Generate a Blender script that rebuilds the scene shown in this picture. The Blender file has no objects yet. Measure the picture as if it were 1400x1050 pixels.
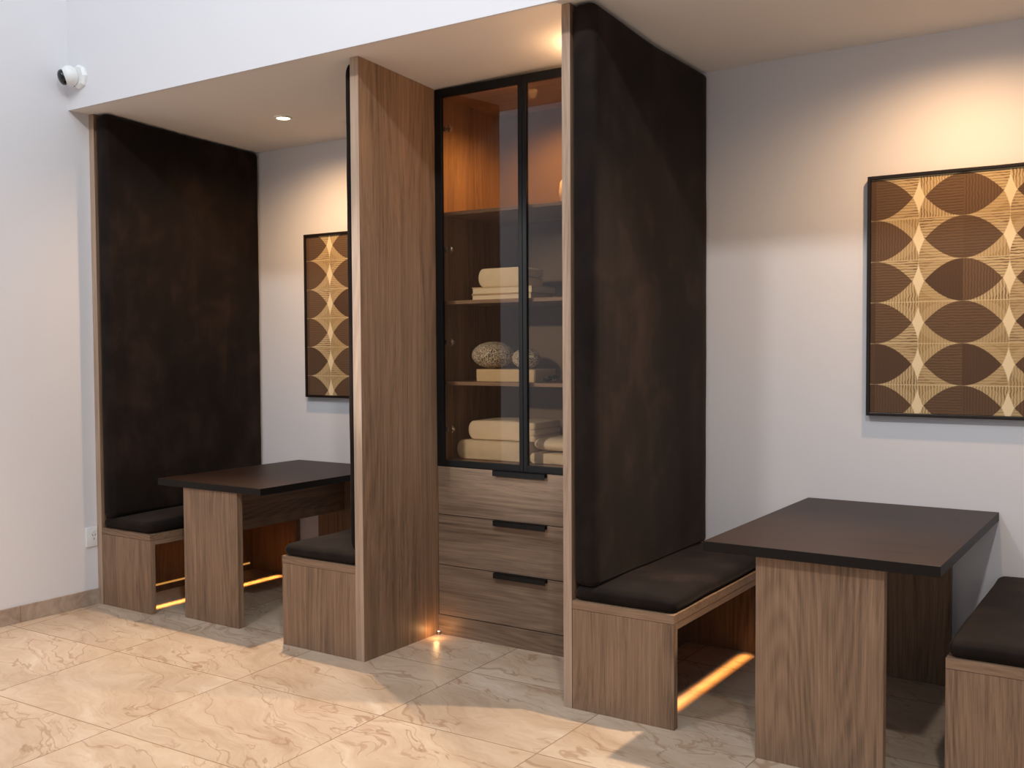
import bpy, bmesh, math, random
from mathutils import Vector, Matrix, noise
random.seed(7)
C = bpy.context.scene.collection
R = math.radians

# ------------------------------------------------------------------ measures (metres)
H, D = 2.776, 1.131            # niche ceiling height, depth of the niche
LX, RX = -3.163, 2.60          # left wall, end of the niche
SY = -0.125                    # face of the bulkhead above the niche
K = 0.559                      # front plane of the cabinet
HB = 0.44                      # top of the bench boards
M0, M1 = -1.190, -1.141        # middle divider board
R0, R1 = -0.069, -0.031        # right divider board

def lerp(a, b, t): return a + (b - a) * t
CX = [-3.3, -3.163, -2.3, -1.141, -0.069, 0.4, 1.4, 2.75]
CY = [-0.125, 0.0, 0.56, 1.131]
CZ = [[0, 0, 0, 0, 0, 0, 0, 0],
      [0, 0, 0, .003, .030, .030, .012, 0],
      [-.030, -.030, -.032, -.033, -.010, .012, .006, 0],
      [-.052, -.052, -.050, -.045, -.012, 0, 0, 0]]
def ceil_z(x, y):
    x = min(max(x, CX[0]), CX[-1]); y = min(max(y, CY[0]), CY[-1])
    i = max(k for k in range(len(CX) - 1) if CX[k] <= x + 1e-9)
    j = max(k for k in range(len(CY) - 1) if CY[k] <= y + 1e-9)
    u = (x - CX[i]) / (CX[i + 1] - CX[i]); v = (y - CY[j]) / (CY[j + 1] - CY[j])
    return H + lerp(lerp(CZ[j][i], CZ[j][i + 1], u), lerp(CZ[j + 1][i], CZ[j + 1][i + 1], u), v)

# ------------------------------------------------------------------ node helpers
class NT:
    def __init__(s, name):
        s.m = bpy.data.materials.new(name); s.m.use_nodes = True
        s.t = s.m.node_tree; s.t.nodes.clear()
        s.out = s.n('ShaderNodeOutputMaterial')
    def n(s, typ, **kw):
        x = s.t.nodes.new(typ)
        for k, v in kw.items():
            if k.startswith('i_'):
                x.inputs[k[2:].replace('_', ' ')].default_value = v
            else: setattr(x, k, v)
        return x
    def l(s, a, b): s.t.links.new(a, b); return b
    def put(s, sock, v):
        if isinstance(v, (int, float)): sock.default_value = v
        elif isinstance(v, (tuple, list)): sock.default_value = v
        else: s.t.links.new(v, sock)
    def mth(s, op, a, b=0.0, c=0.0, clamp=False):
        x = s.n('ShaderNodeMath', operation=op, use_clamp=clamp)
        for k, v in enumerate((a, b, c)): s.put(x.inputs[k], v)
        return x.outputs[0]
    def add(s, a, b): return s.mth('ADD', a, b)
    def sub(s, a, b): return s.mth('SUBTRACT', a, b)
    def mul(s, a, b): return s.mth('MULTIPLY', a, b)
    def step(s, a, e, w=0.01):                     # smooth step: 1 where a > e
        x = s.n('ShaderNodeMapRange', interpolation_type='SMOOTHSTEP')
        s.put(x.inputs[0], a); s.put(x.inputs[1], e - w if isinstance(e, (int, float)) else s.sub(e, w))
        s.put(x.inputs[2], e + w if isinstance(e, (int, float)) else s.add(e, w))
        return x.outputs[0]
    def mix(s, f, a, b, mode='MIX'):
        x = s.n('ShaderNodeMix', data_type='RGBA', blend_type=mode)
        s.put(x.inputs[0], f); s.put(x.inputs[6], a); s.put(x.inputs[7], b)
        return x.outputs[2]
    def vec(s, src, loc=(0, 0, 0), rot=(0, 0, 0), sc=(1, 1, 1)):
        x = s.n('ShaderNodeMapping'); s.l(src, x.inputs[0])
        x.inputs[1].default_value = loc; x.inputs[2].default_value = rot; x.inputs[3].default_value = sc
        return x.outputs[0]
    def noise(s, v, scale=5, detail=4, rough=.5, dist=0):
        x = s.n('ShaderNodeTexNoise'); s.l(v, x.inputs['Vector'])
        x.inputs['Scale'].default_value = scale; x.inputs['Detail'].default_value = detail
        x.inputs['Roughness'].default_value = rough; x.inputs['Distortion'].default_value = dist
        return x.outputs[0]
    def ramp(s, f, pts):
        x = s.n('ShaderNodeValToRGB'); s.put(x.inputs[0], f); cr = x.color_ramp
        while len(cr.elements) < len(pts): cr.elements.new(.5)
        for e, (p, c) in zip(cr.elements, pts): e.position = p; e.color = (*c, 1)
        return x.outputs[0]
    def coords(s):
        tc = s.n('ShaderNodeTexCoord'); oi = s.n('ShaderNodeObjectInfo')
        v = s.n('ShaderNodeVectorMath', operation='MULTIPLY'); s.l(oi.outputs['Location'], v.inputs[0]); v.inputs[1].default_value = (.37, .61, .0)
        a = s.n('ShaderNodeVectorMath', operation='ADD'); s.l(tc.outputs['Object'], a.inputs[0]); s.l(v.outputs[0], a.inputs[1])
        return a.outputs[0]
    def pbr(s, col, rough=.5, metal=0, spec=.5, bump=None, bstr=.1, bdist=.002, sheen=0, sheen_t=(1, 1, 1, 1), sheen_r=.5):
        b = s.n('ShaderNodeBsdfPrincipled')
        s.put(b.inputs['Base Color'], col if not isinstance(col, tuple) else (*col[:3], 1))
        s.put(b.inputs['Roughness'], rough); s.put(b.inputs['Metallic'], metal)
        b.inputs['Specular IOR Level'].default_value = spec
        if sheen:
            b.inputs['Sheen Weight'].default_value = sheen; b.inputs['Sheen Tint'].default_value = sheen_t
            b.inputs['Sheen Roughness'].default_value = sheen_r
        if bump is not None:
            bp = s.n('ShaderNodeBump'); s.l(bump, bp.inputs['Height'])
            bp.inputs['Strength'].default_value = bstr; bp.inputs['Distance'].default_value = bdist
            s.l(bp.outputs[0], b.inputs['Normal'])
        s.l(b.outputs[0], s.out.inputs[0]); s.b = b
        return s.m

def srgb(r, g, b):
    f = lambda c: ((c / 255 + .055) / 1.055) ** 2.4 if c / 255 > .04045 else c / 255 / 12.92
    return (f(r), f(g), f(b))

def m_paint(name, col):
    t = NT(name); c = t.coords()
    n1 = t.noise(c, 260, 3); n2 = t.noise(c, 1.2, 3)
    k = t.mix(t.mul(n2, .35), (*col, 1), (*[x * .93 for x in col], 1))
    return t.pbr(k, .75, spec=.25, bump=n1, bstr=.25, bdist=.0008)

def m_wood(name, axis, light, dark, rough=.48, off=0.0, spec=.38):
    """laminate with long fine grain; axis = direction the grain runs"""
    t = NT(name); c = t.coords()
    rot = {'z': (0, 0, 0), 'x': (0, R(90), 0), 'y': (R(90), 0, 0)}[axis]
    # turn the coordinates so that the grain runs along local z, and fold x and y together so no face shows cut ends
    c = t.vec(c, (off, off * 1.7, off * .3), rot)
    warp = t.noise(t.vec(c, sc=(2.2, 2.2, .55)), 1.0, 2)
    wv = t.n('ShaderNodeVectorMath', operation='ADD'); t.l(c, wv.inputs[0])
    cb = t.n('ShaderNodeCombineXYZ'); s_ = t.mul(t.sub(warp, .5), .12); t.put(cb.inputs[0], s_); t.put(cb.inputs[1], s_)
    t.l(cb.outputs[0], wv.inputs[1]); c2 = wv.outputs[0]
    fine = t.noise(t.vec(c2, sc=(260, 260, 4.5)), 1.0, 3, .55)
    mid = t.noise(t.vec(c2, sc=(62, 62, 1.2)), 1.0, 4, .6)
    broad = t.noise(t.vec(c2, sc=(9, 9, .5)), 1.0, 3, .5)
    # cathedral figure: contour lines of a long stretched field
    fld = t.noise(t.vec(c, sc=(3.4, 3.4, .42)), 1.0, 1, .4)
    ring = t.mth('SINE', t.mul(fld, 165))
    ring = t.mul(t.add(ring, 1), .5)
    mask = t.step(t.noise(t.vec(c, sc=(5, 5, .5)), 1.0, 1), .52, .10)
    v = t.add(t.mul(fine, .46), t.add(t.mul(mid, .42), t.mul(broad, .30)))
    v = t.sub(v, t.mul(t.mul(ring, mask), .09))
    col = t.ramp(v, [(.34, dark), (.51, [lerp(a, b, .5) for a, b in zip(dark, light)]), (.69, light), (.86, [x * 1.15 for x in light])])
    return t.pbr(col, rough, spec=spec, bump=fine, bstr=.18, bdist=.0006)

WL, WD = srgb(150, 120, 95), srgb(86, 64, 48)
M = {}
M['paint'] = m_paint('wall_paint', srgb(224, 222, 224))
M['paint_ceiling'] = m_paint('ceiling_paint', srgb(236, 229, 222))
for a in 'xyz': M['wood_' + a] = m_wood('walnut_laminate_' + a, a, WL, WD)
M['wood_edge'] = m_wood('edge_band_laminate', 'z', srgb(184, 158, 136), srgb(144, 118, 98), off=3.1)  # board wood made paler: reflected light on the edges put into the colour
M['wood_drawer'] = m_wood('drawer_laminate', 'x', srgb(140, 116, 96), srgb(84, 66, 52), off=1.3)
M['wood_table'] = m_wood('dark_table_laminate', 'x', srgb(46, 31, 23), srgb(27, 18, 13), rough=.42, off=5.2, spec=.16)

def m_velvet(name):
    t = NT(name); c = t.coords()
    n = t.noise(c, 3.2, 5, .6, .6); n2 = t.noise(c, 420, 2)
    n3 = t.noise(t.vec(c, sc=(1, 1, .35)), 9, 4, .6)
    f = t.add(t.mul(n, .65), t.mul(n3, .35))
    col = t.ramp(f, [(.28, srgb(17, 14, 13)), (.5, srgb(29, 22, 19)), (.74, srgb(50, 38, 32))])
    return t.pbr(col, .85, spec=.12, bump=n2, bstr=.3, bdist=.0008, sheen=.11, sheen_t=(.85, .70, .60, 1), sheen_r=.35)
M['velvet'] = m_velvet('dark_velvet')

def m_simple(name, col, rough=.5, metal=0, spec=.5, bscale=0, bstr=.2, var=0):
    t = NT(name); c = t.coords()
    k = (*col, 1)
    if var: k = t.mix(t.noise(c, 30, 4), (*col, 1), (*[x * (1 - var) for x in col], 1))
    return t.pbr(k if var else col, rough, metal, spec, t.noise(c, bscale, 3) if bscale else None, bstr)
M['black'] = m_simple('black_powder_coat', srgb(15, 15, 16), .42, spec=.25, bscale=300, bstr=.1)
M['black_edge'] = m_simple('black_edge_band', srgb(24, 19, 16), .5, spec=.2, bscale=200, bstr=.1)
M['frame_black'] = m_simple('dark_bronze_frame', srgb(40, 32, 28), .3, .3)
M['white_plastic'] = m_simple('white_plastic', srgb(232, 232, 230), .35, bscale=200, bstr=.05)
M['dark_dome'] = m_simple('smoked_dome', srgb(14, 16, 22), .12, spec=.6)
M['steel'] = m_simple('brushed_steel', srgb(170, 160, 150), .3, 1, bscale=200, bstr=.1)
M['slot'] = m_simple('dark_slot', srgb(40, 38, 38), .6)
M['linen'] = m_simple('beige_linen', srgb(226, 206, 176), .9, spec=.1, bscale=260, bstr=.6, var=.14)
M['linen_pale'] = m_simple('pale_linen', srgb(236, 216, 188), .9, spec=.1, bscale=260, bstr=.6, var=.1)
M['cream'] = m_simple('cream_board', srgb(218, 190, 150), .7, spec=.2, bscale=160, bstr=.2, var=.08)
M['paper'] = m_simple('cream_paper', srgb(226, 208, 180), .8, spec=.1, bscale=300, bstr=.4, var=.08)
M['beige_board'] = m_simple('beige_back_board', srgb(122, 102, 82), .6, spec=.2, bscale=90, bstr=.05, var=.08)
M['porcelain'] = m_simple('white_porcelain', srgb(228, 222, 212), .25, bscale=60, bstr=.03)
def m_fibre():
    t = NT('woven_fibre'); c = t.coords()
    v = t.n('ShaderNodeTexWave', wave_type='BANDS', bands_direction='DIAGONAL'); t.l(c, v.inputs[0])
    v.inputs['Scale'].default_value = 38; v.inputs['Distortion'].default_value = 14; v.inputs['Detail'].default_value = 3; v.inputs['Detail Scale'].default_value = 1.6
    v2 = t.n('ShaderNodeTexWave', wave_type='BANDS', bands_direction='Z'); t.l(t.vec(c, rot=(.6, .9, .3)), v2.inputs[0])
    v2.inputs['Scale'].default_value = 34; v2.inputs['Distortion'].default_value = 16; v2.inputs['Detail'].default_value = 3; v2.inputs['Detail Scale'].default_value = 1.2
    h = t.mth('MAXIMUM', v.outputs[1], v2.outputs[1])
    col = t.ramp(h, [(.45, srgb(92, 78, 64)), (.8, srgb(196, 180, 158)), (1, srgb(232, 218, 196))])
    return t.pbr(col, .9, spec=.1, bump=h, bstr=.9, bdist=.003)
M['fibre'] = m_fibre()
def m_glass():
    t = NT('smoked_glass')
    tr = t.n('ShaderNodeBsdfTransparent'); tr.inputs[0].default_value = (.90, .86, .80, 1)
    gl = t.n('ShaderNodeBsdfGlossy'); gl.inputs['Roughness'].default_value = .015; gl.inputs[0].default_value = (.9, .9, .95, 1)
    fr = t.n('ShaderNodeFresnel'); fr.inputs[0].default_value = 1.5
    mx = t.n('ShaderNodeMixShader'); t.l(t.mth('MULTIPLY', fr.outputs[0], .95, clamp=True), mx.inputs[0]); t.l(tr.outputs[0], mx.inputs[1]); t.l(gl.outputs[0], mx.inputs[2])
    t.l(mx.outputs[0], t.out.inputs[0]); return t.m
M['glass'] = m_glass()
def m_emit(name, col, s):
    t = NT(name); e = t.n('ShaderNodeEmission'); e.inputs[0].default_value = (*col, 1); e.inputs[1].default_value = s
    t.l(e.outputs[0], t.out.inputs[0]); return t.m
WARM = (1, .62, .32)
M['lens'] = m_emit('warm_lens', (1, .80, .55), 14)
M['led'] = m_emit('warm_led', (1, .45, .10), .55)  # glow for the light wash under the first bench, not a lamp
M['led_dot'] = m_emit('led_dot', (1, .8, .55), 3)

def m_floor():
    t = NT('beige_marble_tile')
    uv = t.n('ShaderNodeUVMap').outputs[0]
    sx = t.n('ShaderNodeSeparateXYZ'); t.l(uv, sx.inputs[0])
    fu = t.mth('FRACT', sx.outputs[0]); fv = t.mth('FRACT', sx.outputs[1])
    eu = t.mul(t.mth('MINIMUM', fu, t.sub(1, fu)), .80); ev = t.mul(t.mth('MINIMUM', fv, t.sub(1, fv)), .655)
    e = t.mth('MINIMUM', eu, ev)
    grout = t.sub(1, t.step(e, .0026, .0008))
    fl = t.n('ShaderNodeVectorMath', operation='FLOOR'); t.l(uv, fl.inputs[0])
    wn = t.n('ShaderNodeTexWhiteNoise', noise_dimensions='3D'); t.l(fl.outputs[0], wn.inputs[0])
    rv = t.n('ShaderNodeVectorMath', operation='MULTIPLY_ADD'); t.l(wn.outputs[1], rv.inputs[0]); rv.inputs[1].default_value = (9, 9, 9)
    tc = t.n('ShaderNodeTexCoord'); t.l(tc.outputs['Object'], rv.inputs[2])
    c = rv.outputs[0]
    c = t.vec(c, rot=(0, 0, R(20)), sc=(1, 1, 1))
    wn1 = t.n('ShaderNodeTexNoise'); t.l(c, wn1.inputs[0]); wn1.inputs['Scale'].default_value = 2.2; wn1.inputs['Detail'].default_value = 3
    wp = t.n('ShaderNodeVectorMath', operation='MULTIPLY_ADD'); t.l(wn1.outputs[1], wp.inputs[0]); wp.inputs[1].default_value = (.42, .42, 0); t.l(c, wp.inputs[2])
    cw = t.vec(wp.outputs[0], sc=(.8, 2.6, 1))
    def vein(scale, width, det, seed):
        n = t.noise(t.vec(cw, (seed, seed * .7, 0)), scale, det, .52)
        return t.sub(1, t.step(t.mth('ABSOLUTE', t.sub(n, .5)), width, width * .9))
    v1 = vein(1.3, .0055, 4, 1.0); v2 = vein(2.3, .008, 5, 7.7); v3 = vein(4.2, .03, 6, 3.1)
    cl = t.noise(cw, 2.2, 6, .65)
    base = t.ramp(cl, [(.30, srgb(176, 150, 125)), (.47, srgb(194, 170, 146)), (.60, srgb(202, 180, 157)), (.75, srgb(214, 196, 176))])
    m1 = t.step(t.noise(c, 1.7, 2), .5, .16)
    col = t.mix(t.mul(v3, .15), base, (*srgb(168, 134, 106), 1))
    col = t.mix(t.mul(v2, t.mul(t.add(t.mul(m1, .7), .3), .55)), col, (*srgb(156, 122, 94), 1))
    col = t.mix(t.mul(v1, .55), col, (*srgb(146, 112, 84), 1))
    tv = t.n('ShaderNodeMapRange'); t.l(wn.outputs[0], tv.inputs[0]); tv.inputs[3].default_value = .93; tv.inputs[4].default_value = 1.03
    hs = t.n('ShaderNodeHueSaturation'); t.l(tv.outputs[0], hs.inputs['Value']); t.l(col, hs.inputs['Color']); col = hs.outputs[0]
    col = t.mix(t.mul(grout, .8), col, (*srgb(132, 104, 78), 1))
    rough = t.add(.37, t.mul(grout, .4))
    return t.pbr(col, rough, spec=.35, bump=t.sub(1, grout), bstr=.35, bdist=.001)
M['floor'] = m_floor()
def m_base():
    t = NT('brown_marble_skirting'); c = t.coords()
    n = t.noise(c, 9, 6, .65, 1.2); g = t.noise(c, 2.0, 3)
    col = t.ramp(n, [(.3, srgb(148, 128, 112)), (.5, srgb(172, 152, 136)), (.75, srgb(190, 172, 154))])
    sx = t.n('ShaderNodeSeparateXYZ'); t.l(t.n('ShaderNodeTexCoord').outputs['Object'], sx.inputs[0])
    f = t.mth('FRACT', t.mul(t.add(sx.outputs[1], 20.475), 1 / .8)); j = t.sub(1, t.step(t.mth('MINIMUM', f, t.sub(1, f)), .0022, .0008))
    return t.pbr(t.mix(t.mul(j, .7), col, (*srgb(110, 84, 62), 1)), .35)
M['skirting'] = m_base()

def m_art():
    """geometric print: rows of hatched lens shapes with pale diamonds between; u = cells, v = rows (UV map)"""
    t = NT('lens_pattern_print'); uv = t.n('ShaderNodeUVMap').outputs[0]
    sx = t.n('ShaderNodeSeparateXYZ'); t.l(uv, sx.inputs[0]); U, V = sx.outputs[0], sx.outputs[1]
    nz = t.noise(uv, 26, 2); U2 = t.add(U, t.mul(t.sub(nz, .5), .012)); V2 = t.add(V, t.mul(t.sub(nz, .5), .016))
    u = t.mth('FRACT', U2); v = t.mth('FRACT', V2)
    du = t.sub(u, .5); dv = t.mth('ABSOLUTE', t.sub(v, .5))
    # lens: two arcs meeting in points at u = .07 and .93
    q = t.mth('DIVIDE', du, .43); lens_h = t.mul(t.sub(1, t.mul(q, q)), .5)
    lens = t.step(t.sub(lens_h, dv), 0, .012)
    # diamond round u = 0
    au = t.sub(.5, t.mth('ABSOLUTE', du))
    dd = t.mth('MAXIMUM', t.sub(1, t.mth('DIVIDE', dv, .43)), 0.0)
    dia = t.step(t.sub(t.mul(t.mth('POWER', dd, 1.45), .068), au), 0, .008)
    # half circles that touch the column line
    bulge = t.mth('SQRT', t.mth('MAXIMUM', t.sub(1, t.mul(t.mul(dv, 2), t.mul(dv, 2))), 0.0))
    circ = t.step(t.sub(t.mul(t.sub(1, bulge), .34), au), -.005, .01)
    # per quarter-cell tone and hatch
    side = t.step(du, 0, .001); top = t.step(t.sub(v, .5), 0, .001)
    cell = t.n('ShaderNodeCombineXYZ'); t.put(cell.inputs[0], t.mth('FLOOR', t.mul(U2, 2))); t.put(cell.inputs[1], t.mth('FLOOR', t.mul(V2, 2)))
    wn = t.n('ShaderNodeTexWhiteNoise', noise_dimensions='3D'); t.l(cell.outputs[0], wn.inputs[0]); rnd = wn.outputs[0]
    cell2 = t.n('ShaderNodeCombineXYZ'); t.put(cell2.inputs[0], t.mth('FLOOR', t.add(t.mul(U2, 2), 0))); t.put(cell2.inputs[1], t.mth('FLOOR', V2)); cell2.inputs[2].default_value = 5
    wn2 = t.n('ShaderNodeTexWhiteNoise', noise_dimensions='3D'); t.l(cell2.outputs[0], wn2.inputs[0]); rnd2 = wn2.outputs[0]
    def hatch(coord, f, jit):
        w = t.noise(uv, 9, 2)
        return t.step(t.mth('SINE', t.mul(t.add(coord, t.mul(w, jit)), f * math.tau)), .15, .45)
    hv = hatch(U, 30, .03); hh = hatch(V, 15, .06)
    pick = t.step(rnd, .5, .001); pick2 = t.step(rnd2, .5, .001)
    h_out = t.n('ShaderNodeMix'); t.put(h_out.inputs[0], pick); t.put(h_out.inputs[2], hv); t.put(h_out.inputs[3], hh); h_out = h_out.outputs[0]
    h_in = t.n('ShaderNodeMix'); t.put(h_in.inputs[0], pick2); t.put(h_in.inputs[2], hv); t.put(h_in.inputs[3], hh); h_in = h_in.outputs[0]
    out_a = t.mix(t.mth('FRACT', t.mul(rnd, 7.3)), (*srgb(176, 148, 108), 1), (*srgb(188, 160, 112), 1))
    bold = t.mth('FRACT', t.mul(rnd, 13.7))
    out_b = t.mix(t.mul(bold, .5), out_a, (*srgb(224, 200, 156), 1))
    out_c = t.mix(t.mul(h_out, t.add(.35, t.mul(bold, .55))), out_b, (*srgb(98, 74, 54), 1))
    out_c = t.mix(t.mul(t.mth('SUBTRACT', 1, circ), .30), out_c, (*srgb(206, 182, 138), 1))
    line = t.step(dv, .488, .006); out_c = t.mix(t.mul(line, .6), out_c, (*srgb(224, 202, 160), 1))
    in_a = t.mix(rnd2, (*srgb(84, 63, 50), 1), (*srgb(74, 60, 48), 1))
    in_c = t.mix(t.mul(h_in, .62), (*srgb(112, 87, 66), 1), in_a)
    in_c = t.mix(t.mth('FRACT', t.mul(rnd2, 11.3)), in_c, in_a)
    col = t.mix(lens, out_c, in_c)
    col = t.mix(dia, col, (*srgb(238, 218, 178), 1))
    grain = t.noise(uv, 70, 3); col = t.mix(t.mul(grain, .25), col, (*srgb(96, 74, 56), 1))
    return t.pbr(col, .8, spec=.15, bump=t.noise(uv, 120, 2), bstr=.3)
M['art'] = m_art()

# ------------------------------------------------------------------ object helpers
def empty(name, loc, label, cat, group=None, rz=0):
    o = bpy.data.objects.new(name, None); C.objects.link(o); o.location = loc; o.rotation_euler[2] = rz
    o.empty_display_size = .1
    o['label'] = label; o['category'] = cat
    if group: o['group'] = group
    return o
def origin(o):
    while o is not None and o.type != 'EMPTY': o = o.parent
    return o.location.copy() if o is not None else Vector((0, 0, 0))
def mk(name, bm, mat, parent=None, loc=None, smooth=None, mats=None):
    """links bm (in world coordinates) as one mesh object under parent"""
    me = bpy.data.meshes.new(name)
    off = origin(parent) if parent is not None else Vector(loc or (0, 0, 0))
    bmesh.ops.recalc_face_normals(bm, faces=bm.faces)
    bm.transform(Matrix.Translation(-off)); bm.to_mesh(me); bm.free()
    for m in (mats or [mat]): me.materials.append(M[m])
    o = bpy.data.objects.new(name, me); C.objects.link(o)
    if parent is not None: o.parent = parent
    else: o.location = off
    if smooth is not None:
        for p in me.polygons: p.use_smooth = True
        if smooth > 0: me.set_sharp_from_angle(angle=R(smooth))
    return o
def struct(name, bm, mat, **k):
    o = mk(name, bm, mat, **k); o['kind'] = 'structure'; return o
def single(name, bm, mat, label, cat, loc, group=None, **k):
    o = mk(name, bm, mat, loc=loc, **k); o['label'] = label; o['category'] = cat
    if group: o['group'] = group
    return o
def box(bm, x0, x1, y0, y1, z0, z1, bev=0.0, seg=2, mi=0, ztop=None):
    vs = [bm.verts.new((x, y, (z if k else z))) for k, z in enumerate((z0, z1)) for y in (y0, y1) for x in (x0, x1)]
    if ztop:
        for v in vs[4:]: v.co.z = ztop(v.co.x, v.co.y)
    fs = [bm.faces.new([vs[i] for i in f]) for f in ((0, 2, 3, 1), (4, 5, 7, 6), (0, 1, 5, 4), (2, 6, 7, 3), (0, 4, 6, 2), (1, 3, 7, 5))]
    for f in fs: f.material_index = mi
    if bev:
        es = list({e for f in fs for e in f.edges})
        r = bmesh.ops.bevel(bm, geom=es, offset=bev, segments=seg, affect='EDGES', profile=.5)
        for f in r['faces']: f.material_index = mi
    return vs
def B(*a, **k):
    bm = bmesh.new(); box(bm, *a, **k); return bm
def soft(bm, x0, x1, y0, y1, z0, z1, r=(.02, .02, .02), n=(10, 10, 4), puff=(0, 0, 0), wr=0.0, seed=0.0, warp=None):
    """a rounded, slightly swollen pad: a gridded box whose corners are rounded by r per axis"""
    mn = Vector((x0, y0, z0)); mx = Vector((x1, y1, z1)); c = (mn + mx) / 2; h = (mx - mn) / 2
    r = r if isinstance(r, tuple) else (r, r, r)
    def ticks(k):
        L = 2 * h[k]; rr = min(r[k], L * .499)
        a = [rr * (1 - math.cos(math.pi / 2 * i / 5)) for i in range(5)] + [rr]
        m = [rr + (L - 2 * rr) * i / n[k] for i in range(1, n[k])]
        t = a + m + [L - q for q in reversed(a)]
        out = []
        for q in t:
            if not out or q - out[-1] > 1e-6: out.append(q)
        return [mn[k] + q for q in out]
    T = [ticks(k) for k in range(3)]
    cache = {}
    def P(p):
        key = tuple(round(q, 6) for q in p)
        if key in cache: return cache[key]
        p = Vector(p); q = Vector(); 
        for k in range(3):
            rr = min(r[k], h[k] * .999); q[k] = min(max(p[k], mn[k] + rr), mx[k] - rr)
        d = Vector([(p[k] - q[k]) / max(min(r[k], h[k] * .999), 1e-6) for k in range(3)])
        L = d.length
        if L > 1e-9:
            d = d / L
        p2 = Vector([q[k] + d[k] * min(r[k], h[k] * .999) for k in range(3)]) if L > 1e-9 else p.copy()
        s = [(p2[k] - c[k]) / h[k] for k in range(3)]
        for k in range(3):
            i, j = [a for a in range(3) if a != k]
            g = (1 - min(1, abs(s[i])) ** 3) * (1 - min(1, abs(s[j])) ** 3)
            p2[k] += puff[k] * g * max(-1, min(1, s[k]))
        if wr:
            nv = noise.noise_vector(Vector((p2.x * 5 + seed, p2.y * 5 - seed, p2.z * 5)))
            p2 += nv * wr
        if warp: p2 = warp(p2)
        v = bm.verts.new(p2); cache[key] = v; return v
    for k in range(3):
        i, j = [a for a in range(3) if a != k]
        for side in (mn[k], mx[k]):
            for a in range(len(T[i]) - 1):
                for b in range(len(T[j]) - 1):
                    q = []
                    for aa, bb in ((a, b), (a + 1, b), (a + 1, b + 1), (a, b + 1)):
                        p = [0, 0, 0]; p[k] = side; p[i] = T[i][aa]; p[j] = T[j][bb]; q.append(P(p))
                    if len(set(q)) >= 3:
                        try: bm.faces.new(list(dict.fromkeys(q)))
                        except ValueError: pass
    return bm
def lathe(bm, prof, c=(0, 0, 0), seg=32, ax=None, sx=1, sy=1, mi=0):
    """revolves (radius, height) pairs about the axis ax through c"""
    m = Matrix.Identity(3) if ax is None else Vector((0, 0, 1)).rotation_difference(Vector(ax)).to_matrix()
    c = Vector(c); rings = []
    for r, z in prof:
        if r < 1e-6: rings.append([bm.verts.new(c + m @ Vector((0, 0, z)))])
        else: rings.append([bm.verts.new(c + m @ Vector((r * sx * math.cos(a), r * sy * math.sin(a), z))) for a in [math.tau * i / seg for i in range(seg)]])
    for a, b in zip(rings, rings[1:]):
        for i in range(seg):
            j = (i + 1) % seg
            q = [a[i % len(a)], a[j % len(a)], b[j % len(b)], b[i % len(b)]]
            q = list(dict.fromkeys(q))
            if len(q) >= 3:
                try: f = bm.faces.new(q); f.material_index = mi
                except ValueError: pass
    return bm
def L(name, kind, loc, energy, col=(1, 1, 1), size=.1, aim=None, spot=None, blend=.5, sizey=None, spread=None, parent=None):
    l = bpy.data.lights.new(name, kind); l.energy = energy; l.color = col
    if kind == 'AREA':
        l.size = size
        if sizey: l.shape = 'RECTANGLE'; l.size_y = sizey
        if spread is not None: l.spread = spread
    else: l.shadow_soft_size = size
    if kind == 'SPOT': l.spot_size = spot; l.spot_blend = blend
    o = bpy.data.objects.new(name, l); C.objects.link(o); o.location = loc
    if aim is not None: o.rotation_euler = (Vector(aim) - Vector(loc)).to_track_quat('-Z', 'Y').to_euler()
    return o

# ------------------------------------------------------------------ the setting
def floor_mesh():
    # tile joints as measured in the room: columns along x, rows along y, slightly out of square
    xs = [-4.60, -3.84, -3.06, -2.257, -1.45, -.63, .088, .755, 1.45, 2.20, 2.95, 3.70]
    ys = [-6.40, -5.74, -5.08, -4.42, -3.77, -3.11, -2.46, -1.80, -1.15, -.495, .13, .78, 1.43]
    bm = bmesh.new(); uvl = bm.loops.layers.uv.new('UVMap'); g = {}
    def pt(i, j):
        x, y = xs[i], ys[j]
        sl = lerp(.125, -.02, min(1, max(0, (x + 3) / 3.6)))
        return (x - (y + .5) * sl, y + .024 * (x + 1.4) + .0, 0)
    for i in range(len(xs)):
        for j in range(len(ys)): g[i, j] = bm.verts.new(pt(i, j))
    for i in range(len(xs) - 1):
        for j in range(len(ys) - 1):
            f = bm.faces.new([g[i, j], g[i + 1, j], g[i + 1, j + 1], g[i, j + 1]])
            for lp, (a, b) in zip(f.loops, ((i, j), (i + 1, j), (i + 1, j + 1), (i, j + 1))): lp[uvl].uv = (a, b)
    return bm
struct('floor', floor_mesh(), 'floor')
struct('wall_left', B(LX - .12, LX, -6.0, D + .12, 0, 5.2), 'paint')
struct('wall_back', B(LX, RX + .12, D, D + .12, 0, 3.1), 'paint')
struct('wall_right', B(RX, RX + .12, SY, D, 0, 3.1), 'paint')
struct('wall_front', B(LX, RX + .12, SY, SY + .012, H, 5.2), 'paint')
bm = bmesh.new(); gx = [LX + (RX + .12 - LX) * i / 40 for i in range(41)]; gx = sorted(set(gx + [x for x in CX if LX < x < RX + .1])); gy = [SY + .0125, 0, .14, .28, .42, .56, .7, .84, .98, D]
vv = [[bm.verts.new((x, y, ceil_z(x, y))) for x in gx] for y in gy]; vt = [[bm.verts.new((x, y, H + .3)) for x in gx] for y in (SY + .0125, D)]
for j in range(len(gy) - 1):
    for i in range(len(gx) - 1): bm.faces.new([vv[j][i], vv[j + 1][i], vv[j + 1][i + 1], vv[j][i + 1]])
for i in range(len(gx) - 1): bm.faces.new([vt[0][i], vt[0][i + 1], vt[1][i + 1], vt[1][i]])
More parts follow.
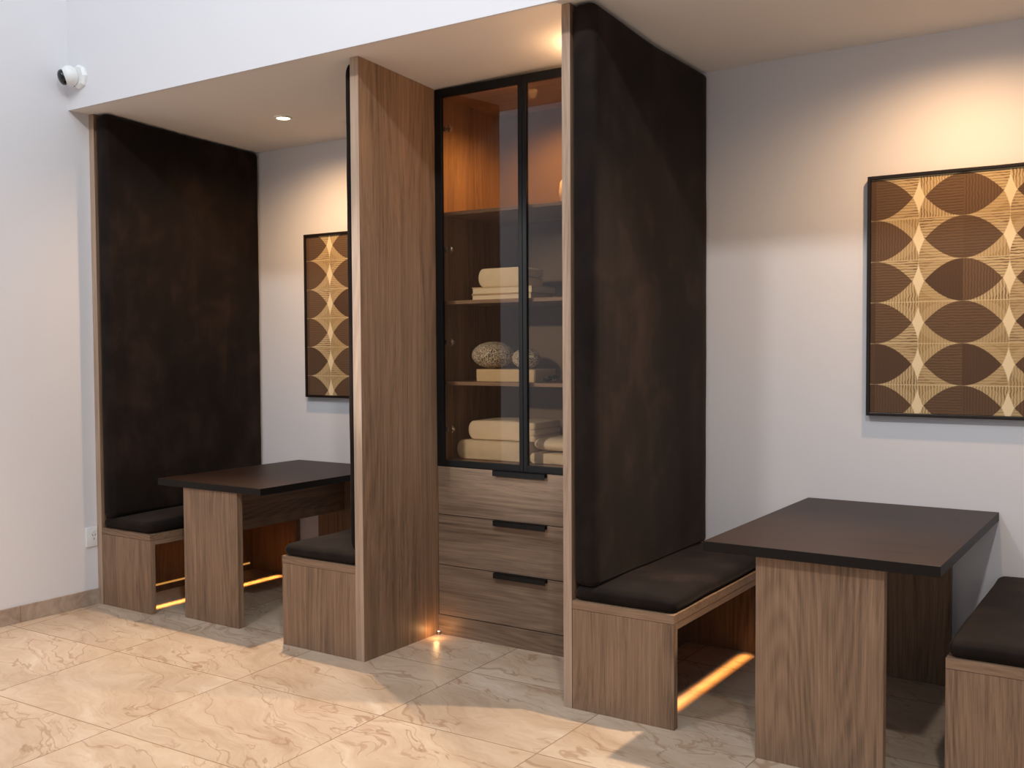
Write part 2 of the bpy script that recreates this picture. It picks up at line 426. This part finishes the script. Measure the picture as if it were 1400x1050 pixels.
struct('ceiling', bm, 'paint_ceiling', smooth=0)
struct('baseboard_left', B(LX, LX + .012, -6.0, -.001, 0, .09, bev=.002), 'skirting')

# ------------------------------------------------------------------ booth pieces
TH = .033
def divider(x0, x1, cush, label, label2, face, thick, y_end=D, edge_l=None):
    """tall board from floor to ceiling with an upholstered back on one side (face = +1 or -1)"""
    t = empty('partition_panel', ((x0 + x1) / 2, 0, 0), label, 'partition', 'tall upholstered partition panels')
    top = lambda x, y: ceil_z(x, y) - .0015
    bm = bmesh.new(); box(bm, x0, x1, .0012, y_end - .001, 0, 2.7, bev=0, ztop=top)
    mk('board', bm, 'wood_z', t)
    bm = bmesh.new(); box(bm, x0, x1, -.0008, .0010, 0, 2.7, ztop=top); eb = mk('edge_band', bm, 'wood_edge', t); eb['label'] = 'pale edge band'
    a, b = (x1 + .0006, x1 + thick) if face > 0 else (x0 - thick, x0 - .0006)
    def wp(p):
        # follow the ceiling at the top
        f = max(0, (p.z - 2.2) / .576)
        cx_ = max(x0, min(p.x, x1)); p.z += (ceil_z(cx_, p.y) - H - .004) * min(1, f); return p
    bm = soft(bmesh.new(), a, b, .002, y_end - .004, HB + .058, H - .002, r=(thick * .8 if face < 0 else .042, .055 if face < 0 else .03, .07 if face < 0 else .03), n=(3, 22, 50), puff=(.008, 0, 0), wr=.0022, seed=x0, warp=wp)
    mk('back_cushion', bm, 'velvet', t, smooth=0)
    return t
divider(-3.1615, -3.120, True, 'tall velvet-backed partition panel against the white side wall', '', 1, .106)
divider(M0, M1, True, 'tall bare wood partition panel between the glass cabinet and the smaller table booth', '', -1, .046)
divider(R0, R1, True, 'tall velvet-backed partition panel between the glass cabinet and the large table', '', 1, .112)

def bench(x0, x1, open_side, label, ycush=.0, underglow=True, group='wooden booth benches with dark cushions', cush=None):
    t = empty('booth_bench', ((x0 + x1) / 2, 0, 0), label, 'bench', group)
    sh = -.001
    mk('seat_board', B(x0, x1, 0, D - .002, HB - .034, HB, bev=.0012), 'wood_x', t)
    mk('front_panel', B(x0, x1, .0015, .034, 0, HB - .035, bev=.0012), 'wood_z', t)
    xb = (x0, x0 + .018) if open_side > 0 else (x1 - .018, x1)
    mk('back_panel', B(xb[0], xb[1], .0345, D - .035, .0, HB - .035), 'wood_z', t)
    mk('rear_panel', B(x0, x1, D - .034, D - .002, 0, HB - .035), 'wood_z', t)
    mk('rail', B(*( (x1 - .022, x1 - .001) if open_side > 0 else (x0 + .001, x0 + .022)), .0345, D - .035, HB - .060, HB - .035), 'wood_y', t)
    a, b = cush if cush else (x0 + .002, x1 - .002)
    bm = soft(bmesh.new(), a, b, .003, D - .004, HB + .0005, HB + .058, r=(.035, .035, .024), n=(12, 26, 2), puff=(0, 0, .014), wr=.003, seed=x0 * 3)
    mk('seat_cushion', bm, 'velvet', t, smooth=0)
    if underglow:
        xs = x1 - .105 if open_side > 0 else x0 + .105
        s = mk('led_strip', B(xs - .008, xs + .008, .05, D - .06, HB - .043, HB - .0352), 'slot', t)
    return t
bench(-3.119, -2.691, 1, 'wooden bench with dark cushion beside the white side wall')
bench(-1.672, M0 - .001, -1, 'short wooden bench with dark cushion between the smaller table and the bare wood partition', underglow=False)
bench(R1 + .001, .413, 1, 'wooden bench with dark cushion between the large table and the cabinet side divider')
bench(1.369, 1.86, -1, 'wooden bench with dark cushion across the large table from the tall brown backrest', underglow=False)
s = bpy.data.objects
# light wash low on the first bench's back panel, made as a glowing strip
b0 = [o for o in s if o.name == 'booth_bench'][0]
ld = mk('skirting_light', B(-3.1005, -3.096, .05, D - .06, .040, .050), 'led', b0); ld['label'] = 'thin glowing warm light line'
for i, (x, e, w) in enumerate(((-2.80, 1.0, .05), (.308, .55, .032))):
    L('bench_led_light_%d' % i, 'AREA', (x, .56, HB - .046), e, (1, .43, .10), size=w * .5, sizey=.98, aim=(x, .56, 0), spread=R(13))

def table(x0, x1, y0, T, e0, e1, ey, label, aprn):
    t = empty('booth_table', ((x0 + x1) / 2, (y0 + D) / 2, 0), label, 'table', 'dark topped wooden booth tables')
    bm = B(x0, x1, y0, D - .003, T - .036, T, bev=.0015)
    for f in bm.faces: f.material_index = 0 if f.normal.z > .5 else 1
    bm.normal_update()
    for f in bm.faces: f.material_index = 0 if f.normal.z > .5 else 1
    mk('tabletop', bm, 'wood_table', t, mats=['wood_table', 'black_edge'])
    mk('leg', B(e0, e1, ey, ey + .036, 0, T - .0365, bev=.001), 'wood_z', t)
    mk('leg', B(e0, e1, D - .045, D - .009, 0, T - .0365, bev=.001), 'wood_z', t)
    mx_ = (e0 + e1) / 2
    mk('apron', B(mx_ - .012, mx_ + .012, ey + .0365, D - .0455, T - .0365 - aprn, T - .0365, bev=.001), 'wood_y', t)
    return t
table(-2.691, -1.881, .058, .745, -2.489, -2.066, .067, 'smaller dark-topped wooden table in the booth beside the side wall', .245)
table(.571, 1.370, -.101, .757, .757, 1.193, -.072, 'large dark-topped wooden table below the wide framed print', .22)

# ------------------------------------------------------------------ pictures
def picture(x0, x1, z0, z1, u0, cell, v0, row, label):
    t = empty('framed_print', ((x0 + x1) / 2, D, z0), label, 'picture', 'framed geometric prints')
    w = .014; y0, y1 = D - .034, D - .001
    bm = bmesh.new()
    for a in ((x0, x0 + w, z0, z1), (x1 - w, x1, z0, z1), (x0 + w, x1 - w, z0, z0 + w), (x0 + w, x1 - w, z1 - w, z1)):
        box(bm, a[0], a[1], y0, y1, a[2], a[3], bev=.002)
    mk('frame', bm, 'frame_black', t)
    bm = bmesh.new(); uvl = bm.loops.layers.uv.new('UVMap')
    vs = box(bm, x0 + w + .001, x1 - w - .001, y0 + .010, y1, z0 + w + .001, z1 - w - .001)
    for f in bm.faces:
        for lp in f.loops: lp[uvl].uv = ((lp.vert.co.x - u0) / cell, (lp.vert.co.z - v0) / row)
    mk('print', bm, 'art', t)
    return t
picture(.834, 1.724, 1.145, 2.192, 1.047, .354, 1.283, .1785, 'geometric lens print in black frame hanging above the large table')
picture(-2.598, -1.708, 1.148, 2.163, -2.386, .354, 1.283, .1785, 'geometric lens print in black frame, partly hidden behind the middle divider')

# ------------------------------------------------------------------ cabinet
def cabinet():
    x0, x1 = M1 + .001, R0 - .001
    t = empty('display_cabinet', ((x0 + x1) / 2, K, 0), 'tall wooden cabinet with black framed glass doors above three drawers', 'cabinet')
    yb = D - .004; T0 = 2.705
    bm = bmesh.new()
    box(bm, x0, x0 + .018, K + .021, yb, .10, T0 + .025); box(bm, x1 - .018, x1, K + .021, yb, .10, T0 + .025)
    mk('side_panel', bm, 'wood_z', t)
    mk('top_panel', B(x0 + .0185, x1 - .0185, K + .021, yb - .016, T0, T0 + .018), 'wood_x', t)
    bk = mk('back_panel', B(x0 + .0185, x1 - .0185, yb - .015, yb, .10, T0 + .018), 'beige_board', t)
    mk('base_panel', B(x0 + .0185, x1 - .0185, K + .021, yb - .016, .868, .887), 'wood_x', t)
    for z in (2.135, 1.690, 1.283):
        mk('shelf', B(x0 + .019, x1 - .019, K + .045, yb - .016, z - .018, z, bev=.001), 'wood_x', t)
    mk('plinth', B(x0, x1, K + .0015, K + .030, 0, .099, bev=.0008), 'wood_drawer', t)
    zs = ((.6145, .8555), (.3585, .6110), (.1030, .3550))
    for a, b in zs:
        d = mk('drawer', B(x0 + .006, x1 - .003, K, K + .020, a, b, bev=.0012), 'wood_drawer', t)
        bm = bmesh.new(); box(bm, -.785, -.488, K - .024, K + .0, b - .0005 , b + .0025, bev=.0006); box(bm, -.785, -.488, K - .024, K - .0205, b - .024, b + .0025, bev=.0006)
        box(bm, -.785, -.488, K - .006, K - .0005, b - .016, b, bev=.0006)
        mk('handle', bm, 'black', d)
    zb, zt = .8585, 2.738
    seam = -.6205
    for n_, (a, b) in enumerate(((x0 + .001, seam - .001), (seam + .001, x1 - .001))):
        bm = bmesh.new(); sw = .022
        la = .040 if n_ == 0 else sw; rb = .040 if n_ == 1 else sw
        box(bm, a, a + la, K, K + .021, zb, zt, bev=.0015); box(bm, b - rb, b, K, K + .021, zb, zt, bev=.0015)
        box(bm, a + la, b - rb, K, K + .021, zb, zb + .032, bev=.0015); box(bm, a + la, b - rb, K, K + .021, zt - .040, zt, bev=.0015)
        d = mk('glass_door', bm, 'black', t); d['label'] = 'black framed glass door'
        mk('pane', B(a + la - .002, b - rb + .002, K + .009, K + .013, zb + .030, zt - .038), 'glass', d)
        hx = a + la if n_ == 0 else b - rb
        sg = 1 if n_ == 0 else -1
        for z in (2.545, 1.945, 1.482, 1.043):
            bm = bmesh.new()
            lathe(bm, [(0, 0), (.011, 0), (.011, .022), (0, .022)], (hx - sg * .008, K + .028, z), 16, ax=(sg, 0, 0))
            box(bm, min(hx + sg * .014, hx + sg * .045), max(hx + sg * .014, hx + sg * .045), K + .024, K + .033, z - .005, z + .005, bev=.0015)
            lathe(bm, [(0, 0), (.014, 0), (.014, .006), (.008, .010), (0, .010)], (hx + sg * .030, K + .040, z), 16, ax=(0, -1, 0))
            box(bm, min(hx + sg * .026, hx + sg * .034), max(hx + sg * .026, hx + sg * .034), K + .030, K + .038, z - .020, z + .020, bev=.001)
            mk('hinge', bm, 'steel', d, smooth=40)
    return t
cabinet()

# ------------------------------------------------------------------ things on the cabinet shelves
def bent(pts, y0, y1, rnd=.006):
    """closed x-z outline pushed along y, softly rounded at both ends"""
    bm = bmesh.new(); cx = sum(p[0] for p in pts) / len(pts); cz = sum(p[1] for p in pts) / len(pts); rings = []
    for y, k in ((y0, rnd), (y0 + rnd * .3, rnd * .3), (y0 + rnd, 0), (lerp(y0, y1, .33), 0), (lerp(y0, y1, .66), 0), (y1 - rnd, 0), (y1 - rnd * .3, rnd * .3), (y1, rnd)):
        ring = []
        for x, z in pts:
            d = Vector((cx - x, cz - z)); d = d / max(d.length, 1e-6) * k
            w = noise.noise(Vector((x * 14, y * 9, z * 14))) * .0022
            ring.append(bm.verts.new((x + d.x, y, z + d.y + (w if z > cz else 0))))
        rings.append(ring)
    n = len(pts)
    for a, b in zip(rings, rings[1:]):
        for i in range(n): bm.faces.new([a[i], a[(i + 1) % n], b[(i + 1) % n], b[i]])
    bm.faces.new(rings[0]); bm.faces.new(rings[-1])
    return bm
def folded(x0, x1, z0, z1, layers=2, seg=8, sag=.0, lean=0):
    """outline of folded cloth: round fold on the left, open leaves on the right"""
    h = z1 - z0; r = h / 2; pts = []
    for i in range(seg + 1):
        a = math.pi / 2 + math.pi * i / seg
        pts.append((x0 + r * .75 + r * .75 * math.cos(a), z0 + r + r * math.sin(a)))
    m = 10
    for i in range(1, m): pts.append((lerp(x0 + r * .75, x1, i / m), z0))
    for k in range(layers):
        za, zb = z0 + h * k / layers, z0 + h * (k + 1) / layers; hh = (zb - za)
        pts += [(x1 - .004, za + .0005), (x1, za + hh * .25), (x1, za + hh * .7), (x1 - .004, zb - .002)]
        if k < layers - 1: pts += [(x1 - .06, zb - .0015), (x1 - .06, zb + .0005)]
    for i in range(1, m): pts.append((lerp(x1 - .004, x0 + r * .75, i / m), z1 - sag * math.sin(math.pi * i / m)))
    return pts
SB = .8875
single('folded_blanket', bent(folded(-1.098, -.665, SB, SB + .098, 2), .665, .93, .012), 'linen', 'thick folded beige blanket lying on the cabinet base under a smaller cloth', 'blanket', (-.88, .80, SB), 'folded linen in the cabinet', smooth=50)
def lean(p): return p
o = single('folded_towel', bent(folded(-1.045, -.640, SB + .100, SB + .196, 3, sag=-.004), .69, .95, .014), 'linen_pale', 'folded beige towel on top of the thick blanket', 'towel', (-.84, .82, SB + .1), 'folded linen in the cabinet', smooth=50)
single('folded_towel', bent(folded(-.655, -.36, SB, SB + .052, 1), .665, .93, .012), 'linen', 'lower folded beige towel beside the thick blanket', 'towel', (-.5, .8, SB), 'folded linen in the cabinet', smooth=50)
bm = soft(bmesh.new(), -.650, -.365, .67, .93, SB + .066, SB + .122, r=(.06, .05, .028), n=(10, 8, 2), puff=(0, 0, .006), wr=.004, seed=2)
single('small_pillow', bm, 'linen_pale', 'small plump beige pillow resting on the lower folded towel', 'pillow', (-.5, .8, SB + .053), 'folded linen in the cabinet', smooth=0)
S3 = 1.2835
single('display_box', B(-.968, -.615, .665, .86, S3, S3 + .062, bev=.003), 'cream', 'long cream box on the shelf carrying two woven balls', 'box', (-.79, .76, S3))
def ball(name, x, y, z, rx, rz, label, seed):
    bm = bmesh.new(); n = 20
    prof = [(rx * math.sin(math.pi * i / n), rz - rz * math.cos(math.pi * i / n)) for i in range(n + 1)]
    prof[0] = (0, 0); prof[-1] = (0, 2 * rz)
    lathe(bm, prof, (x, y, z), 40)
    for v in bm.verts:
        q = noise.noise(v.co * 60 + Vector((seed, 0, 0))); d = (v.co - Vector((x, y, z + rz))).normalized(); v.co += d * q * .0025
    mn = min(v.co.z for v in bm.verts)
    for v in bm.verts: v.co.z += z - mn
    return single(name, bm, 'fibre', label, 'ornament', (x, y, z), 'woven balls in the cabinet', smooth=0)
ball('woven_ball', -.912, .735, S3 + .063, .108, .068, 'larger woven fibre ball on the cream box, squat and pale', 1)
ball('woven_ball', -.720, .745, S3 + .063, .070, .051, 'smaller woven fibre ball on the cream box', 5)
# dark curled trinket beside the box
cu = bpy.data.curves.new('curled_trinket', 'CURVE'); cu.dimensions = '3D'; cu.bevel_depth = .004; cu.bevel_resolution = 3
sp = cu.splines.new('NURBS'); N = 40; sp.points.add(N - 1); sp.use_endpoint_u = True
for i in range(N):
    a = i * .62; r_ = .022 + .010 * math.sin(i * .9)
    sp.points[i].co = (r_ * math.cos(a) + .0016 * (i - 20), r_ * .8 * math.sin(a), .006 + .0006 * i + .004 * math.sin(i * 1.7) + .002, 1)
tmp = bpy.data.objects.new('tmp', cu); C.objects.link(tmp); bpy.context.view_layer.update(); me = bpy.data.meshes.new_from_object(tmp); bpy.data.objects.remove(tmp)
o = bpy.data.objects.new('curled_trinket', me); C.objects.link(o); o.location = (-.555, .70, S3 + .001); me.materials.clear(); me.materials.append(M['black'])
o['label'] = 'small dark curled trinket beside the cream box'; o['category'] = 'ornament'
S2 = 1.6905
def book(x0, x1, y0, y1, z0, z1, label):
    t = empty('book', ((x0 + x1) / 2, (y0 + y1) / 2, z0), label, 'book', 'books in the cabinet')
    bm = bmesh.new(); box(bm, x0, x1, y0, y1, z0, z0 + .0035, bev=.001); box(bm, x0, x1, y0, y1, z1 - .0035, z1, bev=.001); box(bm, x0, x1, y1 - .004, y1, z0 + .0035, z1 - .0035)
    mk('cover', bm, 'cream', t)
    mk('pages', B(x0 + .004, x1 - .004, y0 + .005, y1 - .0045, z0 + .004, z1 - .004), 'paper', t)
book(-.995, -.640, .665, .89, S2, S2 + .029, 'lower pale book under the rolled cloth')
book(-.990, -.632, .660, .88, S2 + .0295, S2 + .064, 'upper pale book directly under the rolled cloth')
bm = bent([( -.934 + .040 * math.cos(a) * .75, S2 + .113 + .046 * math.sin(a)) for a in [math.pi / 2 + math.pi * i / 10 for i in range(11)]] + [(-.70, S2 + .066), (-.684, S2 + .075), (-.684, S2 + .108), (-.71, S2 + .112), (-.684, S2 + .116), (-.684, S2 + .150), (-.70, S2 + .160)], .68, .85, .006)
mn = min(v.co.z for v in bm.verts)
for v in bm.verts: v.co.z += S2 + .0645 - mn
single('rolled_cloth', bm, 'linen', 'rolled beige cloth lying on two stacked books', 'cloth', (-.81, .76, S2 + .0645), smooth=50)
single('vase', lathe(bmesh.new(), [(0, 0), (.04, 0), (.062, .02), (.072, .07), (.066, .12), (.04, .16), (.030, .185), (.036, .20), (.030, .20), (.024, .185), (.03, .16), (0, .15)], (-.490, .82, 2.1355), 32), 'porcelain', 'white vase on the top shelf, mostly hidden by the divider', 'vase', (-.490, .82, 2.1355), smooth=40)

# ------------------------------------------------------------------ fittings
def downlight(x, y, label, dz=.0):
    z = ceil_z(x, y); t = empty('downlight', (x, y, z), label, 'light', 'recessed ceiling downlights')
    mk('trim_ring', lathe(bmesh.new(), [(.036, -.0005), (.050, -.0005), (.051, -.003), (.047, -.0065), (.038, -.006), (.036, -.003), (.036, -.0005)], (x, y, z), 40), 'white_plastic', t, smooth=40)
    mk('lens', lathe(bmesh.new(), [(0, -.0025), (.0355, -.0025), (.0355, -.0008), (0, -.0008)], (x, y, z), 40), 'lens', t)
    return z
z = downlight(-2.215, .571, 'lit round downlight in the ceiling above the smaller table')
L('booth_beam_a', 'SPOT', (-2.215, .571, z - .012), 265, (1, .80, .59), size=.035, aim=(-1.75, -1.30, 0), spot=R(70), blend=.9)
L('booth_lamp_a', 'SPOT', (-2.215, .571, z - .012), 72, WARM, size=.03, aim=(-2.215, .571, 0), spot=R(164), blend=.85)
z = downlight(1.25, .571, 'lit round downlight in the ceiling above the large table')
L('booth_beam_b', 'SPOT', (1.25, .571, z - .012), 300, (1, .80, .59), size=.035, aim=(.10, -1.35, 0), spot=R(86), blend=.9)
L('booth_lamp_b', 'SPOT', (1.25, .571, z - .012), 72, WARM, size=.03, aim=(1.25, .571, 0), spot=R(164), blend=.85)
z = downlight(-.16, .40, 'round downlight in the ceiling in front of the glass cabinet')
L('cabinet_front_lamp', 'POINT', (-.16, .40, z - .05), 6.5, WARM, size=.03)
L('cabinet_inner_lamp', 'SPOT', (-.66, .70, 2.69), 34, (1, .50, .15), size=.03, aim=(-.48, .8, 0), spot=R(165), blend=.6)
# tiny corner light at the foot of the middle divider
t = empty('corner_spotlight', (M1 + .012, K - .012, 0), 'tiny lit floor light in the corner where cabinet meets divider', 'light')
mk('housing', lathe(bmesh.new(), [(0, 0), (.009, 0), (.009, .012), (.006, .014), (0, .014)], (M1 + .012, K - .012, .0), 16), 'steel', t, smooth=40)
mk('lens', lathe(bmesh.new(), [(0, .0145), (.006, .0145), (.004, .018), (0, .0185)], (M1 + .012, K - .012, .0), 16), 'led_dot', t, smooth=40)
L('corner_light', 'POINT', (M1 + .045, K - .075, .035), .26, (1, .50, .18), size=.012)

def dome():
    c = Vector((-3.046, SY, 2.940))
    t = empty('security_camera', c, 'white dome security camera with black lens on the bulkhead', 'camera')
    bm = bmesh.new()
    # eight sided mounting plate
    prof = [(.066, 0), (.066, .012), (.056, .024), (0, .024)]
    lathe(bm, prof, c + Vector((0, -.0005, 0)), 8, ax=(0, -1, 0)); mk('mounting_plate', bm, 'white_plastic', t, smooth=30)
    ax = Vector((-.50, -.80, -.32)).normalized()
    bc = c + Vector((-.014, -.052, .0))
    bm = bmesh.new(); lathe(bm, [(.0, -.040), (.034, -.036), (.051, -.018), (.056, .0), (.054, .014), (.049, .026), (.043, .032), (0, .034)], bc, 32, ax=ax); mk('housing', bm, 'white_plastic', t, smooth=40)
    n = 10; bm = bmesh.new(); lathe(bm, [(.042, .0325)] + [(.042 * math.cos(math.pi / 2 * i / n), .040 + .024 * math.sin(math.pi / 2 * i / n)) for i in range(n)] + [(0, .064)], bc, 32, ax=ax); mk('lens_dome', bm, 'dark_dome', t, smooth=40)
    for dx, dz in ((.030, -.040), (-.02, -.05)):
        mk('screw', lathe(bmesh.new(), [(0, 0), (.0035, 0), (.0035, .002), (0, .002)], c + Vector((dx, -.0215, dz)), 10, ax=(0, -1, 0)), 'slot', t)
dome()
def outlet():
    t = empty('power_outlet', (LX, -.040, .338), 'white wall socket low beside the bench at the side wall', 'socket')
    mk('cover_plate', B(LX + .0005, LX + .009, -.0765, -.004, .334, .446, bev=.003, seg=3), 'white_plastic', t, smooth=40)
    for dz in (.0,):
        bm = bmesh.new()
        for y, z, a in ((-.036, .400, .5), (-.020, .400, -.5), (-.028, .378, 0)):
            vs = box(bm, LX + .0088, LX + .0098, y - .0015, y + .0015, z - .006, z + .006)
            bmesh.ops.rotate(bm, verts=vs, cent=(LX, y, z), matrix=Matrix.Rotation(a, 3, 'X'))
        mk('slots', bm, 'slot', t)
    mk('switch', B(LX + .009, LX + .012, -.036, -.020, .418, .432, bev=.001), 'white_plastic', t)
outlet()

# ------------------------------------------------------------------ light of the hall
w = bpy.data.worlds.new('hall_daylight'); bpy.context.scene.world = w; w.use_nodes = True
w.node_tree.nodes['Background'].inputs[0].default_value = (.82, .90, 1.0, 1); w.node_tree.nodes['Background'].inputs[1].default_value = .46
HALL = (1, .985, .97); DAY = (.74, .87, 1)
L('hall_skylight', 'AREA', (-.3, -2.6, 5.8), 98, DAY, size=5.5, sizey=1.6, aim=(-1.6, -.6, 2.2))  # added unseen area light, cool fill for the bulkhead and side wall
L('hall_lamp_right', 'AREA', (2.3, -3.4, 5.0), 56, HALL, size=.22, aim=(-1, .3, 1), spread=R(150))
L('hall_lamp_middle', 'AREA', (-.75, -3.2, 4.9), 30, HALL, size=.30, aim=(-.2, .5, 1), spread=R(150))
L('hall_accent_lamp', 'SPOT', (-1.9, -5.2, 2.9), 850, HALL, size=.10, aim=(-.62, .7, 1.38), spot=R(15), blend=.5)

# ------------------------------------------------------------------ camera
yaw, pit, rol, F = R(33.49), R(-2.111), R(-.315), 1382.0
fw = Vector((-math.sin(yaw) * math.cos(pit), math.cos(yaw) * math.cos(pit), math.sin(pit)))
rt = Vector((math.cos(yaw), math.sin(yaw), 0)); up = rt.cross(fw)
r2 = rt * math.cos(rol) + up * math.sin(rol); u2 = -rt * math.sin(rol) + up * math.cos(rol)
cam = bpy.data.cameras.new('camera'); co = bpy.data.objects.new('camera', cam); C.objects.link(co)
m = Matrix((r2, u2, -fw)).transposed().to_4x4(); m.translation = Vector((1.991, -3.482, 1.457)); co.matrix_world = m
cam.sensor_width = 36; cam.lens = F * 36 / 1400; cam.clip_start = .05
bpy.context.scene.camera = co
vs = bpy.context.scene.view_settings
vs.view_transform = 'Standard'; vs.look = 'None'; vs.gamma = 1; vs.exposure = 0.0; vs.use_curve_mapping = False
